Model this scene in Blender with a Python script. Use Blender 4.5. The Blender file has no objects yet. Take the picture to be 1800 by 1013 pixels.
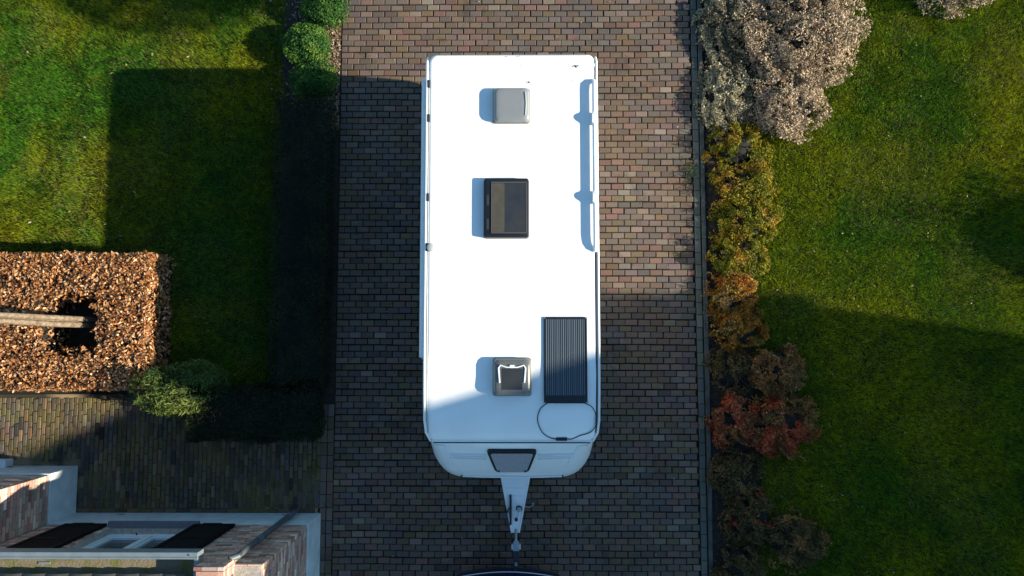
import bpy, math, random
import numpy as np
R = math.radians
rng = np.random.default_rng(7)
random.seed(7)
scene = bpy.context.scene
col = scene.collection

# ------------------------------------------------------------------ camera
CAM_H, CAM_TX, CAM_TY = 11.6, R(4.2), R(0.4)
cam_d = bpy.data.cameras.new('camera')
cam_d.sensor_width = 36; cam_d.lens = 24.0
cam_d.clip_start = 0.1; cam_d.clip_end = 2000
cam = bpy.data.objects.new('camera', cam_d); col.objects.link(cam)
cam.location = (0, 0, CAM_H); cam.rotation_euler = (CAM_TX, CAM_TY, 0)
scene.camera = cam
# ------------------------------------------------------------------ sky and sun
SUN_E = R(23.6); SUN_K = 0.15          # shadows drift 0.15 m up-plot per metre to the west
sdir = np.array([1.0, -SUN_K, 0.0]); sdir /= np.linalg.norm(sdir)
sdir = np.array([sdir[0]*math.cos(SUN_E), sdir[1]*math.cos(SUN_E), math.sin(SUN_E)])
w = bpy.data.worlds.new('World'); scene.world = w; w.use_nodes = True
nt = w.node_tree; bg = nt.nodes['Background']
sky = nt.nodes.new('ShaderNodeTexSky'); sky.sky_type = 'NISHITA'; sky.sun_disc = False
sky.air_density = 1.0; sky.dust_density = 0.2; sky.ozone_density = 3.0
sky.sun_elevation = SUN_E; sky.sun_rotation = math.atan2(sdir[0], sdir[1])
tint = nt.nodes.new('ShaderNodeMixRGB'); tint.blend_type = 'MULTIPLY'; tint.inputs[0].default_value = 1
tint.inputs[2].default_value = (.88, 1.06, 1.0, 1)      # white balance of the whole sky
nt.links.new(sky.outputs[0], tint.inputs[1]); nt.links.new(tint.outputs[0], bg.inputs[0]); bg.inputs[1].default_value = 0.100
sl = bpy.data.lights.new('sun', 'SUN'); sl.energy = 5.0; sl.angle = R(0.55); sl.color = (1.0, 0.90, 0.72)
sun = bpy.data.objects.new('sun', sl); col.objects.link(sun)
sun.location = (30, -5, 15)
from mathutils import Vector
sun.rotation_euler = Vector(tuple(sdir)).to_track_quat('Z', 'Y').to_euler()
scene.view_settings.view_transform = 'Standard'
try: scene.view_settings.look = 'None'
except Exception: pass
scene.view_settings.exposure = 1.15; scene.view_settings.gamma = 1.0
scene.view_settings.use_curve_mapping = False
scene.render.resolution_x = 1024; scene.render.resolution_y = 576

# survey helper: where a point of the photograph lies on the level plane at height h
def at(px, py, h=0.0):
    x, y, z = (px-900)/1200, -(py-506.5)/1200, -1.0
    c, s = math.cos(CAM_TX), math.sin(CAM_TX); y, z = y*c-z*s, y*s+z*c
    c, s = math.cos(CAM_TY), math.sin(CAM_TY); x, z = x*c+z*s, -x*s+z*c
    t = (CAM_H-h)/-z
    return x*t, y*t

# ------------------------------------------------------------------ helpers
def world_loc(p):
    v = np.zeros(3)
    while p is not None:
        v += np.array(p.location); p = p.parent
    return v
def tag(o, label=None, cat=None, group=None, kind=None):
    if label: o['label'] = label
    if cat: o['category'] = cat
    if group: o['group'] = group
    if kind: o['kind'] = kind
    return o
def thing(name, loc, label, cat, group=None):
    o = bpy.data.objects.new(name, None); o.empty_display_size = 0.2
    o.location = loc; col.objects.link(o)
    return tag(o, label, cat, group)
class MB:
    def __init__(s): s.v = []; s.f = []; s.c = []
    def add(s, verts, faces, c=None):
        b = len(s.v); s.v += [tuple(p) for p in verts]; s.f += [tuple(i+b for i in f) for f in faces]
        s.c += [c]*len(verts); return s
    def box(s, x0, x1, y0, y1, z0, z1, c=None):
        v = [(x0,y0,z0),(x1,y0,z0),(x1,y1,z0),(x0,y1,z0),(x0,y0,z1),(x1,y0,z1),(x1,y1,z1),(x0,y1,z1)]
        return s.add(v, [(0,3,2,1),(4,5,6,7),(0,1,5,4),(1,2,6,5),(2,3,7,6),(3,0,4,7)], c)
    def loft(s, rings, cap0=True, cap1=True, closed=True, c=None):
        n = len(rings[0]); v = [p for r in rings for p in r]; f = []
        for k in range(len(rings)-1):
            for i in range(n if closed else n-1):
                j = (i+1) % n
                f.append((k*n+i, k*n+j, (k+1)*n+j, (k+1)*n+i))
        if cap0: f.append(tuple(range(n))[::-1])
        if cap1: f.append(tuple((len(rings)-1)*n+i for i in range(n)))
        return s.add(v, f, c)
    def tube(s, path, r, n=8, c=None):
        path = [np.array(p, float) for p in path]; rings = []
        for i, p in enumerate(path):
            d = path[min(i+1, len(path)-1)]-path[max(i-1, 0)]
            d /= (np.linalg.norm(d)+1e-9)
            a = np.cross(d, (0,0,1.0))
            if np.linalg.norm(a) < 0.1: a = np.cross(d, (0,1.0,0))
            a /= np.linalg.norm(a); b = np.cross(d, a)
            rr = r[i] if hasattr(r, '__len__') else r
            rings.append([tuple(p+rr*(math.cos(t)*a+math.sin(t)*b)) for t in np.linspace(0, 2*math.pi, n, endpoint=False)])
        return s.loft(rings, c=c)
    def build(s, name, mat, parent=None, smooth=None, bevel=0, kind=None):
        return mesh_obj(name, s.v, s.f, mat, parent, smooth, bevel, kind, s.c if any(x is not None for x in s.c) else None)
def mesh_obj(name, v, f, mat, parent=None, smooth=None, bevel=0, kind=None, cols=None):
    off = world_loc(parent)
    v = np.asarray(v, float)-off
    me = bpy.data.meshes.new(name); me.from_pydata(v.tolist(), [], f); me.update()
    if cols is not None: set_col(me, [(c if c is not None else (.5,.5,.5)) for c in cols])
    if smooth is not None:
        me.shade_smooth(); me.set_sharp_from_angle(angle=R(smooth))
    me.materials.append(mat)
    o = bpy.data.objects.new(name, me); col.objects.link(o); o.parent = parent
    if bevel:
        m = o.modifiers.new('edge', 'BEVEL'); m.width = bevel; m.segments = 2; m.limit_method = 'ANGLE'; m.angle_limit = R(40)
    if kind: o['kind'] = kind
    return o
def set_col(me, cols):
    a = me.color_attributes.new('Col', 'FLOAT_COLOR', 'POINT')
    c = np.ones((len(me.vertices), 4), np.float32); c[:, :3] = np.asarray(cols, np.float32)
    a.data.foreach_set('color', c.ravel())
def big_mesh(name, V, k, F, cols, mat, parent=None, kind=None):
    """V (n,k,3) verts of n small pieces, F faces (tris) of one piece, cols (n,3)"""
    n = len(V); off = world_loc(parent)
    V = V.reshape(-1, 3)-off; F = np.asarray(F)
    T = (np.arange(n)[:, None, None]*k + F[None]).reshape(-1, 3)
    me = bpy.data.meshes.new(name)
    me.vertices.add(len(V)); me.vertices.foreach_set('co', V.astype(np.float32).ravel())
    me.loops.add(T.size); me.loops.foreach_set('vertex_index', T.astype(np.int32).ravel())
    me.polygons.add(len(T)); me.polygons.foreach_set('loop_start', np.arange(0, T.size, 3, dtype=np.int32))
    me.update(calc_edges=True)
    set_col(me, np.repeat(cols, k, axis=0)); me.materials.append(mat)
    o = bpy.data.objects.new(name, me); col.objects.link(o); o.parent = parent
    if kind: o['kind'] = kind
    return o
def vnoise(x, y, s, seed=0):
    x = np.asarray(x)/s+1000.3+seed*17.7; y = np.asarray(y)/s+1000.7+seed*31.1
    xi = np.floor(x).astype(np.int64); yi = np.floor(y).astype(np.int64); fx = x-xi; fy = y-yi
    def h(a, b):
        q = (a*374761393+b*668265263+seed*1442695) & 0xffffffff
        q = ((q ^ (q >> 13))*1274126177) & 0xffffffff
        return ((q ^ (q >> 16)) & 0xffff)/65535.0
    fx = fx*fx*(3-2*fx); fy = fy*fy*(3-2*fy)
    return (h(xi,yi)*(1-fx)+h(xi+1,yi)*fx)*(1-fy)+(h(xi,yi+1)*(1-fx)+h(xi+1,yi+1)*fx)*fy
def unit(a): return a/(np.linalg.norm(a, axis=-1, keepdims=True)+1e-9)

# ------------------------------------------------------------------ materials
def new_mat(name):
    m = bpy.data.materials.new(name); m.use_nodes = True
    return m, m.node_tree, m.node_tree.nodes['Principled BSDF']
def mat(name, c, rough=0.5, metal=0.0, var=0.0, scale=6.0, bump=0.0, bscale=60.0, c2=None, coat=0.0, spec=0.5, detail=6.0, lo=0.35, hi=0.7):
    m, nt, p = new_mat(name); L = nt.links
    p.inputs['Base Color'].default_value = (*c, 1); p.inputs['Roughness'].default_value = rough
    p.inputs['Metallic'].default_value = metal; p.inputs['Coat Weight'].default_value = coat
    p.inputs['Specular IOR Level'].default_value = spec
    g = nt.nodes.new('ShaderNodeNewGeometry')
    if c2 is not None or var:
        n = nt.nodes.new('ShaderNodeTexNoise'); n.inputs['Scale'].default_value = scale; n.inputs['Detail'].default_value = detail
        L.new(g.outputs['Position'], n.inputs['Vector'])
        r = nt.nodes.new('ShaderNodeValToRGB'); L.new(n.outputs['Fac'], r.inputs[0])
        r.color_ramp.elements[0].position = lo; r.color_ramp.elements[1].position = hi
        b = c2 if c2 is not None else tuple(x*(1-var) for x in c)
        r.color_ramp.elements[0].color = (*b, 1); r.color_ramp.elements[1].color = (*c, 1)
        L.new(r.outputs[0], p.inputs['Base Color'])
    if bump:
        n2 = nt.nodes.new('ShaderNodeTexNoise'); n2.inputs['Scale'].default_value = bscale; n2.inputs['Detail'].default_value = 4
        L.new(g.outputs['Position'], n2.inputs['Vector'])
        bp = nt.nodes.new('ShaderNodeBump'); bp.inputs['Strength'].default_value = bump; bp.inputs['Distance'].default_value = 0.01
        L.new(n2.outputs['Fac'], bp.inputs['Height']); L.new(bp.outputs[0], p.inputs['Normal'])
    return m
def col_mat(name, rough=0.6, trans=0.0, grain=0.0, gscale=120.0, patch=None, pscale=1.3, bump=0.0, spec=0.4, stain=None):
    """colour from the piece's own attribute; grain = fine mottling, patch = (colour, amount) for broad stains"""
    m, nt, p = new_mat(name); L = nt.links
    a = nt.nodes.new('ShaderNodeAttribute'); a.attribute_name = 'Col'
    p.inputs['Roughness'].default_value = rough; p.inputs['Specular IOR Level'].default_value = spec
    out = a.outputs['Color']; g = nt.nodes.new('ShaderNodeNewGeometry')
    if patch:
        n = nt.nodes.new('ShaderNodeTexNoise'); n.inputs['Scale'].default_value = pscale; n.inputs['Detail'].default_value = 5
        L.new(g.outputs['Position'], n.inputs['Vector'])
        r = nt.nodes.new('ShaderNodeValToRGB'); r.color_ramp.elements[0].position = .45; r.color_ramp.elements[1].position = .68
        L.new(n.outputs['Fac'], r.inputs[0])
        mu = nt.nodes.new('ShaderNodeMath'); mu.operation = 'MULTIPLY'; mu.inputs[1].default_value = patch[1]
        L.new(r.outputs[0], mu.inputs[0])
        mx = nt.nodes.new('ShaderNodeMixRGB'); L.new(mu.outputs[0], mx.inputs[0]); L.new(out, mx.inputs[1])
        mx.inputs[2].default_value = (*patch[0], 1); out = mx.outputs[0]
    if stain:      # (colour, amount, scale): spilt oil, damp, moss with outlines of their own
        n = nt.nodes.new('ShaderNodeTexNoise'); n.inputs['Scale'].default_value = stain[2]; n.inputs['Detail'].default_value = 8
        n.inputs['Roughness'].default_value = .65; n.inputs['Distortion'].default_value = .6
        L.new(g.outputs['Position'], n.inputs['Vector'])
        r = nt.nodes.new('ShaderNodeValToRGB'); r.color_ramp.elements[0].position = .56; r.color_ramp.elements[1].position = .66
        L.new(n.outputs['Fac'], r.inputs[0])
        mu = nt.nodes.new('ShaderNodeMath'); mu.operation = 'MULTIPLY'; mu.inputs[1].default_value = stain[1]
        L.new(r.outputs[0], mu.inputs[0])
        mx = nt.nodes.new('ShaderNodeMixRGB'); L.new(mu.outputs[0], mx.inputs[0]); L.new(out, mx.inputs[1])
        mx.inputs[2].default_value = (*stain[0], 1); out = mx.outputs[0]
    if grain:
        n = nt.nodes.new('ShaderNodeTexNoise'); n.inputs['Scale'].default_value = gscale; n.inputs['Detail'].default_value = 5
        n.inputs['Roughness'].default_value = .75
        L.new(g.outputs['Position'], n.inputs['Vector'])
        r = nt.nodes.new('ShaderNodeMapRange'); r.inputs[1].default_value = .3; r.inputs[2].default_value = .7
        r.inputs[3].default_value = 1-grain; r.inputs[4].default_value = 1+grain
        L.new(n.outputs['Fac'], r.inputs[0])
        mx = nt.nodes.new('ShaderNodeMixRGB'); mx.blend_type = 'MULTIPLY'; mx.inputs[0].default_value = 1
        L.new(out, mx.inputs[1]); L.new(r.outputs[0], mx.inputs[2]); out = mx.outputs[0]
        if bump:
            bp = nt.nodes.new('ShaderNodeBump'); bp.inputs['Strength'].default_value = bump; bp.inputs['Distance'].default_value = .006
            L.new(n.outputs['Fac'], bp.inputs['Height']); L.new(bp.outputs[0], p.inputs['Normal'])
    L.new(out, p.inputs['Base Color'])
    if trans:
        t = nt.nodes.new('ShaderNodeBsdfTranslucent'); L.new(out, t.inputs[0])
        ms = nt.nodes.new('ShaderNodeMixShader'); ms.inputs[0].default_value = trans
        L.new(p.outputs[0], ms.inputs[1]); L.new(t.outputs[0], ms.inputs[2])
        L.new(ms.outputs[0], nt.nodes['Material Output'].inputs[0])
    return m
M = {}
M['ground'] = mat('ground_earth', (.05,.06,.02), .95, c2=(.04,.03,.018), scale=.8)
M['lawn'] = mat('lawn_thatch', (.010,.015,.003), .95, c2=(.006,.006,.003), scale=9, bump=.6, bscale=90)
M['soil'] = mat('soil', (.040,.029,.020), .95, c2=(.014,.011,.008), scale=14, bump=1.0, bscale=50)
M['joint'] = mat('joint_sand', (.024,.022,.012), .95, c2=(.008,.007,.006), scale=3, spec=.1)
M['pathjoint'] = mat('path_joint_sand', (.26,.20,.11), .95, c2=(.030,.026,.018), scale=.9, lo=.46, hi=.60)
M['paver'] = col_mat('driveway_paver', .8, grain=.22, gscale=150, patch=((.122,.080,.048), .45), pscale=.7, bump=.6, spec=.12, stain=((.050,.043,.036), .55, 1.7))
M['pathbrick'] = col_mat('path_clinker', .85, grain=.25, gscale=110, patch=((.150,.122,.035), .55), pscale=1.2, bump=.7, spec=.12, stain=((.050,.060,.016), .6, 2.6))
M['wallbrick'] = col_mat('wall_brick', .85, grain=.25, gscale=70, bump=.7)
M['mortar'] = mat('mortar', (.48,.42,.36), .95, var=.4, scale=20, bump=.5)
M['plinth'] = mat('painted_plinth', (.68,.74,.74), .8, c2=(.52,.58,.58), scale=5, bump=.35, bscale=40)
M['grass'] = col_mat('grass_blade', .7, trans=.22, spec=.12)
M['leaf'] = col_mat('leaf', .6, trans=.22, spec=.2)
M['dryleaf'] = col_mat('dry_leaf', .5, trans=.2, spec=.3)
M['twig'] = mat('twig', (.035,.024,.016), .9, var=.5, scale=30)
M['shadecore'] = mat('hedge_inner_shade', (.012,.012,.008), .95, var=.5, scale=20)  # near-black twig mass; the shade inside the foliage is in its colour
M['bark'] = mat('bark', (.30,.23,.15), .85, c2=(.13,.09,.06), scale=18, bump=.8, bscale=60)
M['gel'] = mat('caravan_white', (.80,.81,.81), .32, var=.07, scale=2.6, coat=.25)
M['white'] = mat('white_plastic', (.74,.76,.77), .4, var=.06, scale=10)
M['greyplastic'] = mat('grey_plastic', (.42,.42,.40), .5, var=.15, scale=12)
M['beige'] = mat('aged_beige_plastic', (.22,.205,.175), .5, var=.3, scale=16)
M['smoke'] = mat('smoked_acrylic', (.095,.10,.10), .3, c2=(.115,.115,.11), scale=40, coat=.5)
M['frost'] = mat('frosted_acrylic', (.185,.198,.205), .4, c2=(.205,.215,.22), scale=60, coat=.3)
M['blackrub'] = mat('black_rubber', (.012,.012,.013), .6, var=.3, scale=20)
M['blackpl'] = mat('black_plastic', (.010,.011,.014), .35)
M['tint'] = mat('tinted_pane', (.020,.024,.032), .12, c2=(.035,.035,.034), scale=5, coat=.4)
M['blind'] = mat('roller_blind', (.07,.062,.045), .5, var=.3, scale=12)
M['privacy'] = mat('privacy_pane', (.34,.34,.37), .5, c2=(.20,.20,.23), scale=90, detail=2)
M['bead'] = mat('bead', (.12,.11,.09), .5)
M['cell'] = mat('solar_cell', (.010,.016,.026), .3, coat=.15)
M['cellline'] = mat('solar_busbar', (.12,.145,.165), .5)
M['steel'] = mat('galvanised_steel', (.42,.44,.46), .42, metal=.7, var=.3, scale=25)
M['darksteel'] = mat('dark_steel', (.05,.05,.055), .5, metal=.6)
M['chrome'] = mat('chrome', (.75,.76,.78), .15, metal=1)
M['debris'] = mat('leaf_debris', (.03,.022,.012), .9)
M['zinc'] = mat('zinc', (.20,.24,.26), .55, metal=.2, c2=(.16,.20,.22), scale=7)
M['pipe'] = mat('grey_pvc', (.10,.115,.13), .5, var=.25, scale=9)
M['moss'] = mat('gutter_moss', (.115,.115,.03), .95, c2=(.17,.14,.095), scale=5.5, bump=1, bscale=30, lo=.48, hi=.66)
M['tile'] = mat('roof_tile', (.030,.030,.032), .6, c2=(.055,.05,.045), scale=9, bump=.4)
M['shutter'] = mat('shutter_black', (.005,.005,.006), .7, spec=.15)
M['winframe'] = mat('window_paint', (.62,.67,.70), .4)
M['glass'] = mat('window_pane', (.03,.038,.045), .05, spec=.8)
M['sill'] = mat('stone_sill', (.16,.165,.20), .6, var=.3, scale=40)
M['kerb'] = mat('kerb_concrete', (.085,.088,.082), .9, c2=(.040,.044,.038), scale=6, bump=.5)
M['edging'] = col_mat('edging_stone', .85, grain=.25, gscale=120, patch=((.05,.06,.04), .5), bump=.5)
M['paint'] = mat('navy_car_paint', (.006,.010,.030), .2, coat=1.0, spec=.6)
M['housewall'] = mat('neighbour_brick', (.26,.15,.10), .9, var=.4, scale=8)
M['rooftile'] = mat('neighbour_roof', (.06,.05,.05), .8, var=.3, scale=6)

# ------------------------------------------------------------------ ground
def sheet(name, x0, x1, y0, y1, z, m, kind='structure'):
    return mesh_obj(name, [(x0,y0,z),(x1,y0,z),(x1,y1,z),(x0,y1,z)], [(0,1,2,3)], m, kind=kind)
DX0, DX1 = -3.07, 3.04            # paved width between its edge courses
HY0, HX0 = -2.93, -3.29           # house: front wall plane (Y), gable wall plane (X)
WX0, WY0 = -7.40, -2.16           # wing: side wall plane (X), front wall plane (Y)
ground = sheet('ground', -400, 400, -400, 400, -.075, M['ground'])
driveway = sheet('driveway', DX0-.25, DX1+.16, -16, 18, -.020, M['joint'])
path = sheet('path', -12, DX0-.255, HY0-.1, -.95, -.016, M['pathjoint'])
lawn_l = sheet('lawn', -14, -4.05, -.945, 14, -.035, M['lawn'])
lawn_r = sheet('lawn', 3.85, 16, -14, 14, -.035, M['lawn'])
bed_l = sheet('soil_bed', -4.12, DX0-.004, -1.14, 14, -.0145, M['soil'])
bed_h = sheet('soil_bed', -10.5, -5.9, -.8, 1.3, -.028, M['soil'])
bed_r = sheet('soil_bed', DX1+.2, 3.98, -14, 14, -.022, M['soil'])

# ------------------------------------------------------------------ paving
def brick_mesh(L, W, D, c, name='brick', b=.008):
    """one paving brick, top at 0, long axis X"""
    l, w2 = L/2, W/2
    v = [(-l,-w2,-D),(l,-w2,-D),(l,w2,-D),(-l,w2,-D),(-l,-w2,-b),(l,-w2,-b),(l,w2,-b),(-l,w2,-b),
         (-l+b,-w2+b,0),(l-b,-w2+b,0),(l-b,w2-b,0),(-l+b,w2-b,0)]
    f = [(0,1,5,4),(1,2,6,5),(2,3,7,6),(3,0,4,7),(4,5,9,8),(5,6,10,9),(6,7,11,10),(7,4,8,11),(8,9,10,11)]
    return np.array(v), f
def lay(bricks, parent, m, name, keep, stuff_name, tilt=.012, D=.05):
    """bricks: list of (x,y,z,rotz,L,W,colour,score); the `keep` with the best score become objects"""
    order = sorted(range(len(bricks)), key=lambda i: -bricks[i][7])
    ks = set(order[:keep]); sv, sf, sc = [], [], []
    cache = {}
    for i, (x, y, z, rz, L, W, c, sco) in enumerate(bricks):
        tx, ty = rng.normal(0, tilt, 2)
        if i in ks:
            key = (round(L, 3), round(W, 3), tuple(np.round(np.array(c)*60)))
            if key not in cache:
                v, f = brick_mesh(L, W, D, c); me = bpy.data.meshes.new(name); me.from_pydata(v.tolist(), [], f)
                set_col(me, np.repeat(np.array([c]), len(v), 0)); me.materials.append(m); cache[key] = me
            o = bpy.data.objects.new(name, cache[key]); col.objects.link(o)
            o.location = (x, y, z); o.rotation_euler = (tx, ty, rz); o.parent = parent
        else:
            v, f = brick_mesh(L, W, D, c)
            v[:, 2] += v[:, 1]*tx - v[:, 0]*ty
            ca, sa = math.cos(rz), math.sin(rz)
            v = np.stack([x+v[:,0]*ca-v[:,1]*sa, y+v[:,0]*sa+v[:,1]*ca, z+v[:,2]], 1)
            b = len(sv)*12; sv.append(v); sf += [tuple(k+b for k in q) for q in f]; sc += [c]*12
    if sv:
        mesh_obj(stuff_name, np.concatenate(sv), sf, m, parent, kind='stuff', cols=sc)
def pick(cols, wts, spread=.18):
    c = np.array(cols[rng.choice(len(cols), p=np.array(wts)/sum(wts))])
    return tuple(np.clip(c*(1+rng.normal(0, spread))*(1+rng.normal(0, .04, 3)), .004, 1))
PC = [(.132,.098,.080),(.110,.088,.078),(.146,.090,.074),(.126,.092,.062),(.096,.082,.076),(.168,.132,.105)]
PW = [5,4,2.2,3,2.2,.9]
BL, BW = .2135, .1065
bricks = []; row = 0; y = -5.6
while y < 7.6:
    x = DX0 + (0 if row % 2 else -BL/2)
    yo = .004*math.sin(row*1.7)
    while x < DX1-.02:
        x0 = max(x, DX0); x1 = min(x+BL, DX1)
        if x1-x0 > .04:
            cx, cy = (x0+x1)/2+rng.normal(0, .0022), y+yo+rng.normal(0, .0018)+float(vnoise(x0, y, 1.1, 3)-.5)*.018
            hidden = abs(cx+.07) < 1.2 and -2.0 < cy < 3.9
            # the rows lowest on the plot are seen largest
            sc = -cy - (50 if hidden or cy < -3.85 else 0) - (2 if x1-x0 < .15 else 0)
            c = pick(PC, PW, .12)
            bricks.append((cx, cy, rng.normal(0, .0018)+float(vnoise(x0, y, .8, 5)-.5)*.014, rng.normal(0, .007), x1-x0-.012-abs(rng.normal(0,.0025)), BW-.0125-abs(rng.normal(0,.0015)), c, sc))
        x += BL
    row += 1; y += BW
lay(bricks, driveway, M['paver'], 'brick', 300, 'more_bricks', tilt=.018)
# edge courses of stretcher bricks along the drive
def edge_course(x, y0, y1, cols, parent, m, name, L=.214, W=.10):
    bl = []; y = y0
    while y < y1:
        bl.append((x+rng.normal(0,.002), y+L/2, rng.normal(0,.002), math.pi/2+rng.normal(0,.006), L-.008, W, pick(cols, [1]*len(cols), .14), 0)); y += L
    lay(bl, parent, m, name, 400, 'x')
GC = [(.095,.10,.088),(.08,.085,.08),(.11,.11,.092)]
edge_course(DX1+.060, -5.6, 7.6, GC, driveway, M['edging'], 'edging_brick')
edge_course(DX0-.060, -5.6, -1.2, PC[:4], driveway, M['paver'], 'edging_brick')
edge_course(DX0-.171, -5.6, -1.2, PC[:4], driveway, M['paver'], 'edging_brick')
kerb = sheet('kerb', DX1+.165, DX1+.195, -16, 18, -.030, M['kerb'])
y = -6.0
while y < 8:
    MB().box(DX1+.128, DX1+.192+rng.normal(0,.002), y+.003, y+.997, -.2, .035+rng.normal(0,.004)).build('kerb_stone', M['kerb'], kerb, bevel=.008); y += 1
# path of narrow clinkers, long axis up the plot
CC = [(.108,.082,.058),(.078,.066,.060),(.125,.082,.056),(.098,.086,.048),(.066,.058,.054),(.155,.128,.092)]
CW = [4,4,2,2,2,.5]
PL, PW2 = .205, .0765
bricks = []; k = 0; x = -10.4
while x < DX0-.27:
    y = -1.02 + (k*.37 % 1)*.03 + (0 if k % 2 else PL/2)+rng.uniform(-.03,.03)
    while y > HY0+.02:
        y0 = max(y-PL, HY0+.09); y1 = min(y, -1.0)
        if y1-y0 > .05 and not (x < WX0+.03 and y0 < WY0+.06):
            cx, cy = x+PW2/2+rng.normal(0,.002), (y0+y1)/2
            sc = 5 if (-8.6 < cx < -3.4 and (cy < -1.75 or cx < -6)) else 0
            sc += -abs(cx+6)*.1
            bricks.append((cx, cy, rng.normal(0,.003), math.pi/2+rng.normal(0,.012), y1-y0-.009, PW2-.009-abs(rng.normal(0,.002)), pick(CC, CW, .22), sc))
        y -= PL
    x += PW2; k += 1
x = WX0+.05
while x < DX0-.4:      # course laid against the house front
    bricks.append((x+.1, HY0+.055, 0, rng.normal(0,.01), .20, .068, pick(CC, CW), -1)); x += .21
lay(bricks, path, M['pathbrick'], 'brick', 300, 'more_bricks', tilt=.02)

# ------------------------------------------------------------------ lawns
def grass(name, x0, x1, y0, y1, dens, mask, palette, label, seed):
    n = int((x1-x0)*(y1-y0)*dens)
    x = rng.uniform(x0, x1, n); y = rng.uniform(y0, y1, n)
    k = mask(x, y); x, y = x[k], y[k]; n = len(x)
    L = rng.uniform(.040, .080, n); W = rng.uniform(.006, .011, n)
    a = vnoise(x, y, .35, seed)*6+rng.uniform(0, 2*math.pi, n)*.8; lean = rng.uniform(.2, .92, n)
    d = np.stack([np.cos(a)*np.sin(lean), np.sin(a)*np.sin(lean), np.cos(lean)], 1)*L[:, None]
    s = np.stack([-np.sin(a), np.cos(a), np.zeros(n)], 1)*W[:, None]/2
    p = np.stack([x, y, np.full(n, -.035)], 1)
    V = np.stack([p-s, p+s, p+d], 1)
    t = .55*vnoise(x, y, 1.4, seed+1)+.3*vnoise(x, y, .45, seed+2)+.15*vnoise(x, y, .12, seed+3)
    t = np.clip((t-.28)/.42, 0, 1)[:, None]
    c = np.array(palette[0])*(1-t)+np.array(palette[1])*t
    c = c*(rng.uniform(.35, 1.6, n)*(.62+.76*vnoise(x, y, .055, seed+7)))[:, None]
    dry = rng.random(n) < .02+.10*(vnoise(x, y, .8, seed+5) > .62)
    c[dry] = np.array((.26,.21,.09))*rng.uniform(.6, 1.2, dry.sum())[:, None]
    o = big_mesh(name, V, 3, [(0,1,2)], c, M['grass'])
    return tag(o, label, 'grass', kind='stuff')
grass('grass', -10.2, -4.0, -.9, 7.2, 8500, lambda x, y: (x < -4.10+.12*vnoise(y, y*0, .5, 3)) & ~((x < -5.9) & (y < 1.3)), [(.050,.145,.008),(.205,.220,.005)], 'short green lawn grass between beech hedge and dark box hedge', 11)
grass('grass', 3.8, 10.4, -5.4, 7.2, 7500, lambda x, y: x > 3.92+.30*vnoise(y, y*0, .4, 5), [(.072,.165,.004),(.235,.262,.003)], 'mown green lawn grass beyond the pale flowering shrub', 21)

# ------------------------------------------------------------------ foliage
def leaf_mesh(name, P, N, L, W, cols, m, parent, flop=.9, updir=None, kind=None):
    n = len(P); N = unit(N+rng.normal(0, flop, (n, 3)))
    r = rng.normal(0, 1, (n, 3)) if updir is None else updir+rng.normal(0, .35, (n, 3))
    D = unit(r-(r*N).sum(1)[:, None]*N); S = np.cross(N, D)
    L = (L*rng.uniform(.5, 1.45, n))[:, None]; Wd = (W*rng.uniform(.7, 1.2, n))[:, None]
    V = np.stack([P-D*L/2, P+S*Wd/2+N*Wd*.18, P+D*L/2-N*L*.1, P-S*Wd/2+N*Wd*.18], 1)
    return big_mesh(name, V, 4, [(0,2,1),(0,3,2)], cols, m, parent, kind)
def leaf_cols(pal, n, P=None, s=.5, seed=0, dark=.25):
    pal = np.array(pal); k = rng.integers(0, len(pal), n)
    if P is not None:
        t = vnoise(P[:,0]+P[:,2]*.7, P[:,1]-P[:,2]*.5, s, seed)
        k = np.clip(((t-.2)/.6*len(pal)+rng.normal(0, .7, n)).astype(int), 0, len(pal)-1)
    return pal[k]*rng.uniform(1-dark*1.6, 1+dark, n)[:, None]
def box_surface(n, x0, x1, y0, y1, z0, z1, bump=.04, seed=0, bs=.3):
    A = [(x1-x0)*(y1-y0)*1.6, (x1-x0)*(z1-z0), (x1-x0)*(z1-z0), (y1-y0)*(z1-z0), (y1-y0)*(z1-z0)]
    f = rng.choice(5, n, p=np.array(A)/sum(A)); u = rng.random(n); v = rng.random(n)
    P = np.zeros((n, 3)); N = np.zeros((n, 3))
    X, Y, Z = x0+u*(x1-x0), y0+v*(y1-y0), z0+v*(z1-z0)
    for k, (px, py, pz, nn) in enumerate([(X,Y,z1,(0,0,1)),(X,y0,Z,(0,-1,0)),(X,y1,Z,(0,1,0)),(x0,y0+u*(y1-y0),Z,(-1,0,0)),(x1,y0+u*(y1-y0),Z,(1,0,0))]):
        m = f == k
        P[m] = np.stack(np.broadcast_arrays(px, py, pz), 1)[m] if not np.isscalar(px) or True else 0
        N[m] = nn
    h = (vnoise(P[:,0]+P[:,2], P[:,1]-P[:,2], bs, seed)-.55)*2*bump+(vnoise(P[:,0]*3, P[:,1]*3+P[:,2]*3, bs, seed+9)-.5)*bump
    return P+N*(h-np.abs(rng.normal(0, bump*.7, n)))[:, None], N
def lump_box(mb, x0, x1, y0, y1, z0, z1): mb.box(x0, x1, y0, y1, z0, z1); return mb
def stems(parent, base, spread, h, n, r, name='stem'):
    mb = MB()
    for i in range(n):
        a = rng.uniform(0, 6.28); q = spread*rng.uniform(.2, .8)
        p0 = np.array(base)+np.array([math.cos(a)*.04, math.sin(a)*.04, -.03])
        p2 = np.array(base)+np.array([math.cos(a)*q, math.sin(a)*q, h*rng.uniform(.7, 1.08)])
        p1 = (p0+p2)/2+np.array([0, 0, h*.12])
        mb.tube([p0, p1, p2], [r, r*.7, r*.35], 5)
    return mb.build(name, M['twig'], parent, smooth=60)
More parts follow.
